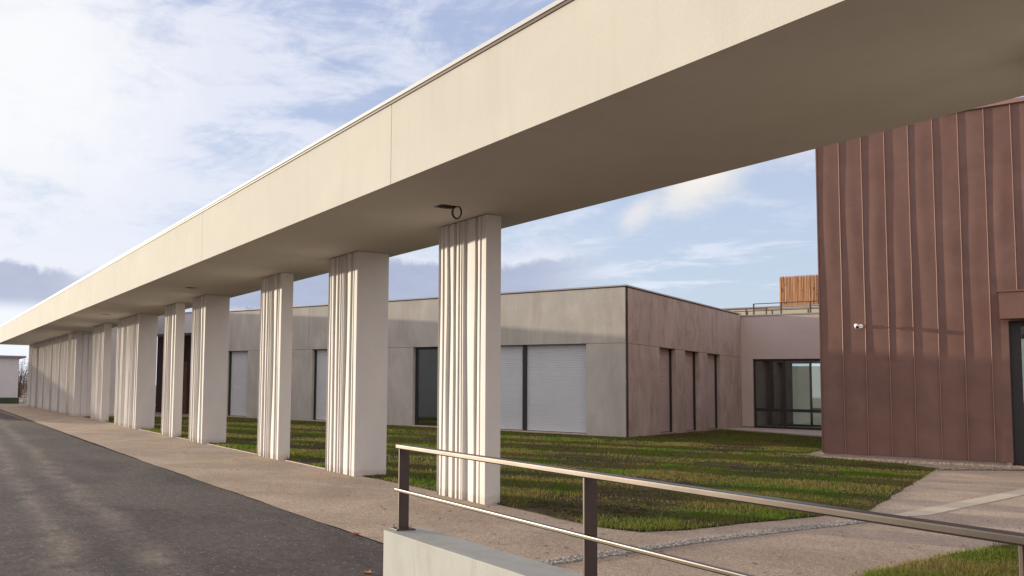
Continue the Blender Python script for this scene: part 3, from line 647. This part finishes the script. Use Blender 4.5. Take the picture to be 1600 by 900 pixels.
DY0, DY1, DZ = -3.98, -6.1, 3.46
for i in range(len(seams)-1):
    a, b = seams[i], seams[i+1]
    if a > DY0 and b < DY0:
        sheetpanel(DY0, a, ZP, DZ, 50); sheetpanel(b, a, DZ, ZT, i+9)
    elif b > DY1 and a < DY0: sheetpanel(b, a, DZ, ZT, i+9)
    elif a > DY1 and b < DY1 or a > DY1 and a < DY0: sheetpanel(b, a, DZ, ZT, i+9)
    else: sheetpanel(b, a, ZP, ZT, i+9)
for s_ in seams[1:]:
    zb = DZ if DY1 < s_ < DY0 else ZP
    bm = bmesh.new(); N_ = 24
    rr = random.Random(int(s_*100)); p1, p2 = rr.uniform(0, 6), rr.uniform(0, 6)
    prev = None
    for i in range(N_+1):
        z = zb+(ZT-zb)*i/N_; dx = 0.0012*math.sin(z*2.1+p1)+0.0012*math.sin(z*4.3+p2); yy = s_+dx
        cur = [bm.verts.new(q) for q in ((0.004, yy+.003, z), (-0.020, yy+.003, z), (-0.0235, yy+.0075, z), (-0.029, yy+.0065, z), (-0.0325, yy, z), (-0.030, yy-.0065, z), (-0.024, yy-.0085, z), (-0.020, yy-.004, z), (0.004, yy-.004, z))]
        if prev:
            for j in range(9): bm.faces.new((prev[j], prev[(j+1) % 9], cur[(j+1) % 9], cur[j]))
        else: bm.faces.new(cur[::-1])
        prev = cur
    bm.faces.new(prev); bmesh.ops.recalc_face_normals(bm, faces=bm.faces[:])
    obj('standing_seam', bm, 'seam_metal', bb)
boxes('corner_trim', [(-0.03, 0.06, 0.032, 0.06, ZP, ZT)], 'rust_metal', bb)
boxes('wall', [(0.03, 17.2, DY0+0.02, 0.03, 0.0, ZT-0.02), (0.03, 17.2, -11.3, DY1, 0.0, ZT-0.02), (0.03, 17.2, DY1, DY0+.02, DZ+0.03, ZT-.02), (4.0, 17.2, DY1, DY0+.02, 0, DZ+.03)], 'rust_metal', bb)
boxes('coping', [(-0.07, 17.25, -11.35, 0.08, ZT, ZT+0.10)], 'seam_metal', bb)
boxes('plinth', [(0.012, 0.2, DY0+0.12, 0.02, -0.1, ZP-.002), (-0.02, 0.2, DY0+0.02, DY0+0.118, -0.1, ZP-.002)], 'plinth', bb)
hood = boxes('door_hood', [(-0.42, -0.03, DY1, -3.84, 3.49, 4.12), (-0.46, -0.03, DY1, -3.80, 4.122, 4.16)], 'rust_metal', bb)
door = boxes('door', [(0.16, 0.26, DY0-0.22, DY0-0.0, 0.0, DZ), (0.16, 0.26, DY1, DY0-.22, DZ-0.12, DZ), (0.16, 0.26, DY1, DY0-.22, 0.0, 0.12), (0.16, 0.26, -5.1, -5.0, 0.12, DZ-.12)], 'dark_frame', bb)
boxes('door_pane', [(0.20, 0.21, DY1, DY0-0.22, 0.12, DZ-0.12)], 'glass', door)
boxes('door_reveal', [(0.0, 0.16, DY0-0.012, DY0-0.002, 0.0, DZ)], 'dark_frame', bb)

# security camera on the brown wall
sc = thing('security_camera', tuple(L2W(BXL-0.03, BYL-0.86, 3.42)), PH, label='small white security camera sticking out of the brown metal wall', cat='camera')
bm = bmesh.new(); tube(bm, [(0.0, -0.06, 0.01), (-0.05, -0.06, 0.01)], 0.05, 16); obj('mount', bm, 'cam_white', sc)
bm = bmesh.new(); tube(bm, [(-0.05, -0.06, 0.01), (-0.12, -0.03, 0.015), (-0.19, 0.0, 0.02)], 0.018, 10); obj('arm', bm, 'cam_white', sc)
bm = bmesh.new(); a = Vector((-0.14, 0.03, 0.035)); b = Vector((-0.33, -0.03, -0.035)); tube(bm, [a, a+(b-a)*0.08, a+(b-a)*0.5, b-(b-a)*0.06, b], [0.036, 0.05, 0.052, 0.052, 0.046], 18)
bd = obj('body', bm, 'cam_white', sc)
bm = bmesh.new(); dr = (b-a).normalized(); tube(bm, [b+dr*0.001, b+dr*0.006], 0.036, 18); obj('lens', bm, 'black', sc)

# ------------------------------------------------------------------ entrance block and the far wing behind the columns
eb = thing('entrance_block', (CX, CY, 0), PH, label='recessed entrance with a broad white fascia beyond the concrete block, seen between the middle columns', cat='building')
boxes('fascia', [(0.0, 4.0, YL+.02, 28.6, 4.36, 5.42)], 'white_render', eb)
boxes('roof_edge', [(-0.04, 4.0, YL+.02, 28.6, 5.422, 5.47)], 'coping', eb)
boxes('wall', [(1.6, 1.8, YL+.02, 28.6, 0.0, 4.358), (0.02, 1.6, YL+.02, YL+0.2, 0, 4.358)], 'recess', eb)
for y in (23.2, 24.5, 25.8):
    d = boxes('door', [(1.52, 1.6, y, y+1.0, 0.02, 2.9)], 'rust_metal', eb)
    boxes('handle', [(1.46, 1.519, y+0.85, y+0.88, 0.9, 1.4)], 'steel', d)
fw = thing('far_wing', (8.75, 44.1, 0), 0, label='long wing with pale lower wall and rust brown upper band behind the far columns', cat='building')
boxes('wall', [(0.0, 2.1, 0.0, 18.3, 0.0, 3.1), (0.12, 2.1, 0.0, 18.3, 3.1, 5.9)], 'concrete', fw)
boxes('upper_band', [(0.03, 0.118, 0.6, 18.27, 3.102, 5.9)], 'rust_metal', fw)
for y in (3.0, 7.5, 12.0):
    d = boxes('door', [(-0.05, -0.001, y, y+1.8, 0.03, 2.4)], 'recess', fw)

# ------------------------------------------------------------------ foreground wall and railing
wa, wb = Vector((2.962, 5.25)), Vector((2.90, 0.8)); dr = (wb-wa).normalized(); ang = math.atan2(dr.y, dr.x)+math.pi/2   # local -y runs towards the viewer
lw = boxes('low_wall', [(0.0, 0.32, -5.2, 0.0, -0.05, 0.632)], 'wall_concrete', bev=0.006, label='low grey concrete wall carrying the railing in the foreground', cat='wall')
lw.location = (2.962, 5.262, 0); lw.rotation_euler = (0, 0, ang)
rl = thing('railing', (3.06, 5.22, 0.634), R(-3.0), label='bronze metal handrail on flat posts along the low concrete wall', cat='railing')
ZR = 1.204-0.634+0.012; L_ = 4.4
bm = bmesh.new(); box(bm, -0.032, 0.036, -L_, 0.008, ZR-0.030, ZR); obj('handrail', bm, 'rail', rl, bev=0.007)
bm = bmesh.new(); box(bm, -0.040, -0.006, -L_, 0.007, 0.262, 0.284); obj('mid_rail', bm, 'rail', rl, bev=0.006)
def post(y, w=0.078, x0=-0.006, plate=True):
    p = boxes('post', [(x0, x0+w, y-0.006, y+0.006, 0.006, ZR-0.031)], 'post', rl, bev=0.0015)
    if plate:
        boxes('base_plate', [(x0-0.035, x0+w+0.035, y-0.045, y+0.06, -0.002, 0.008)], 'post', p, bev=0.002)
        for (bx0, by0) in ((w+0.012, 0.035), (w+0.012, -0.02), (-0.015, 0.035), (-0.015, -0.02)):
            bm = bmesh.new(); tube(bm, [(x0+bx0, y+by0, 0.008), (x0+bx0, y+by0, 0.016)], 0.010, 6); tube(bm, [(x0+bx0, y+by0, 0.016), (x0+bx0, y+by0, 0.036)], 0.0045, 6)
            obj('bolt', bm, 'steel', p)
    return p
post(0.0); post(-1.95); post(-3.855, plate=False, w=0.06); post(-3.915, plate=False, w=0.06, x0=0.0)

# ------------------------------------------------------------------ far left: house, hedge, scrub, stand-in blocks for unclear pale shapes
hs = thing('house', (-6.0, 67.9, 0), 0, label='white house with a mauve roof edge at the far left beyond the canopy', cat='house')
boxes('wall', [(-8, 13.25, 0, 9, 0.45, 3.38)], 'white_render', hs)
boxes('base', [(-8.05, 13.35, -0.1, 9, -0.1, 0.448)], 'hedge', hs)
boxes('roof', [(-8.3, 13.7, -0.25, 9.3, 3.382, 3.52)], 'roof_purple', hs)
boxes('window', [(1.5, 3.0, -0.03, -0.001, 1.2, 2.5)], 'dark_frame', hs)
for k_, (x, y, z0, z1, w, lab) in enumerate(((8.0, 70.5, 0, 0.30, 2.0, 'low white block standing in for an unclear pale shape nearest the end of the canopy'), (9.0, 75, 0, 0.55, 3.0, 'white block standing in for an unclear pale shape further back beside the white house'))):
    b_ = boxes('standin_block', [(0, w, 0, 0.4, z0, z1)], 'white_render', bev=0.02, label=lab, cat='stand-in block', group='white stand-in blocks by the house'); b_.location = (x, y, 0)

def crown(name, c, rad, n, size, m, parent, twig=0.0):
    c = np.array(c); rad = np.array(rad)
    lobes = rng.normal(size=(14, 3)); lobes /= np.linalg.norm(lobes, axis=1)[:, None]; lobes *= rng.uniform(0.3, 0.8, (14, 1)); lobes[:, 2] = np.abs(lobes[:, 2])
    k = rng.integers(0, 14, n); p = lobes[k]+rng.normal(size=(n, 3))*0.22
    p = c+p*rad; s = size*rng.uniform(0.5, 1.4, (n, 1))
    a = rng.normal(size=(n, 3)); a /= np.linalg.norm(a, axis=1)[:, None]; b = rng.normal(size=(n, 3)); b -= (b*a).sum(1)[:, None]*a; b /= np.linalg.norm(b, axis=1)[:, None]
    V = np.stack([p-a*s, p+b*s*0.5, p+a*s, p-b*s*0.5], 1); return soup(name, V.reshape(-1, 3), np.arange(n*4).reshape(n, 4), m, parent)
def bush(x, y, h, w, lab):
    t = thing('bush', (x, y, 0), 0, label=lab, cat='bush', group='bare brown bushes beyond the canopy')
    crown('foliage', (0, 0, h*0.15), (w, w*.7, h*0.9), 9000, 0.05, 'bush', t)
    bm = bmesh.new()
    for i in range(7):
        a = random.uniform(0, 6.28); tube(bm, [(0.2*math.cos(a), 0.2*math.sin(a), 0), (0.4*w*math.cos(a), 0.4*w*math.sin(a), h*0.5), (0.7*w*math.cos(a), 0.7*w*math.sin(a), h*0.95)], [0.06, 0.04, 0.012], 5)
    obj('stem', bm, 'bark', t)
for b_ in ((10.6, 98, 4.0, 2.2, 'tallest bare brown bush, right beside the first column in the gap by the house'), (9.0, 92, 2.6, 2.0, 'lower brown bush against the white house corner'), (14.5, 104, 4.4, 3.0, 'bare brown bush hidden mostly behind the far columns')): bush(*b_)
# tip of a bare tree above the concrete roof
tr = thing('bare_tree', (22.2, 60, 0), 0, label='leafless tree whose twigs and a dark nest show above the concrete roof', cat='tree')
bm = bmesh.new(); tube(bm, [(0, 0, 0), (0.05, 0, 3), (0, 0.1, 5.4)], [0.16, 0.11, 0.06], 8); obj('trunk', bm, 'bark', tr)
bm = bmesh.new()
for i in range(46):
    a = random.uniform(0, 6.28); z0 = random.uniform(4.0, 5.6); l = random.uniform(0.5, 1.0)*(7.55-z0); sp = random.uniform(0.15, 0.7)
    pts = [(0, 0.05, z0)]
    for q in (0.35, 0.7, 1.0): pts.append((sp*q*math.cos(a)+random.uniform(-.07, .07), sp*q*math.sin(a), z0+l*q))
    tube(bm, pts, [0.03, 0.018, 0.012, 0.006], 4)
obj('crown', bm, 'bark', tr)
bm = bmesh.new(); bmesh.ops.create_icosphere(bm, subdivisions=2, radius=0.13, matrix=Matrix.Translation((0.0, 0, 7.15)))
for v in bm.verts: v.co += Vector((random.uniform(-.03, .03),)*3)
obj('nest', bm, 'black', tr)

# ------------------------------------------------------------------ leaves
def leaf(name, x, y, z, s, m, rz, **kw):
    bm = bmesh.new(); o = [(0, -1), (.35, -.55), (.95, -.5), (.55, -.1), (.8, .45), (.3, .3), (0, 1), (-.3, .35), (-.75, .4), (-.5, -.1), (-.9, -.45), (-.35, -.5)]
    c = bm.verts.new((0, 0, 0.0)); vs = [bm.verts.new((a*s, b*s, s*(0.28*abs(a)+0.2*b*b)+random.uniform(0, .1)*s)) for a, b in o]
    for i in range(len(vs)): bm.faces.new((c, vs[i], vs[(i+1) % len(vs)]))
    ob = obj(name, bm, m, **kw); ob.location = (x, y, z+0.004); ob.rotation_euler = (0, 0, rz)
    md = ob.modifiers.new('thickness', 'SOLIDIFY'); md.thickness = 0.0012; return ob
leaf('leaf', 3.62, 6.72, 0.0, 0.055, 'leaf_orange', 0.9, label='curled orange leaf lying on the dark asphalt left of the low wall', cat='leaf')
leaf('leaf', 4.42, 8.45, 0.008, 0.065, 'leaf_red', 2.0, label='red leaf at the edge of the path beside the end of the low wall', cat='leaf')
bm = bmesh.new()
for i in range(420):
    y = 5.0+22*random.random()**1.6; x = random.uniform(4.5, 7.3) if random.random() < 0.8 else random.uniform(7.5, 14)
    if x > 7.4 and y > 7.4: continue
    s = random.uniform(0.012, 0.032); a = random.uniform(0, 6.28); z = 0.012
    pts = [(1.3*s, 0), (0.3*s, .55*s), (-s, .2*s), (-.4*s, -.5*s)]
    vs = [bm.verts.new((x+u*math.cos(a)-v*math.sin(a), y+u*math.sin(a)+v*math.cos(a), z+random.uniform(0, .35)*s)) for u, v in pts]
    bm.faces.new(vs)
obj('leaf_litter', bm, 'leaf_brown', label='small dead brown leaves scattered over the path', cat='leaves', kind='stuff')

# loose grit on the asphalt, thicker along its edge with the path
gp = [(4.42 + 0.012*math.sin(y*1.7) + max(0, (y-18))*0.012, y) for y in np.arange(3.0, 34, 1.0)]
pebbles('grit', gp + [(4.25, 34), (4.2, 3)], 900, 0.003, 0.008, 0.0, 'gravel', 'fine grit gathered along the edge between asphalt and path')
pebbles('grit', [(-2, 3.5), (4.2, 3.5), (4.2, 22), (-1.0, 30)], 1100, 0.003, 0.008, 0.0, 'pebble', 'pale loose stones scattered over the dark asphalt')
pebbles('soil_clods', [(7.5, 8.6), (8.6, 8.2), (9.2, 9.0), (8.0, 10.0)], 160, 0.008, 0.035, 0.02, 'soil', 'brown clods of earth on the bare corner of the lawn by the nearest column')
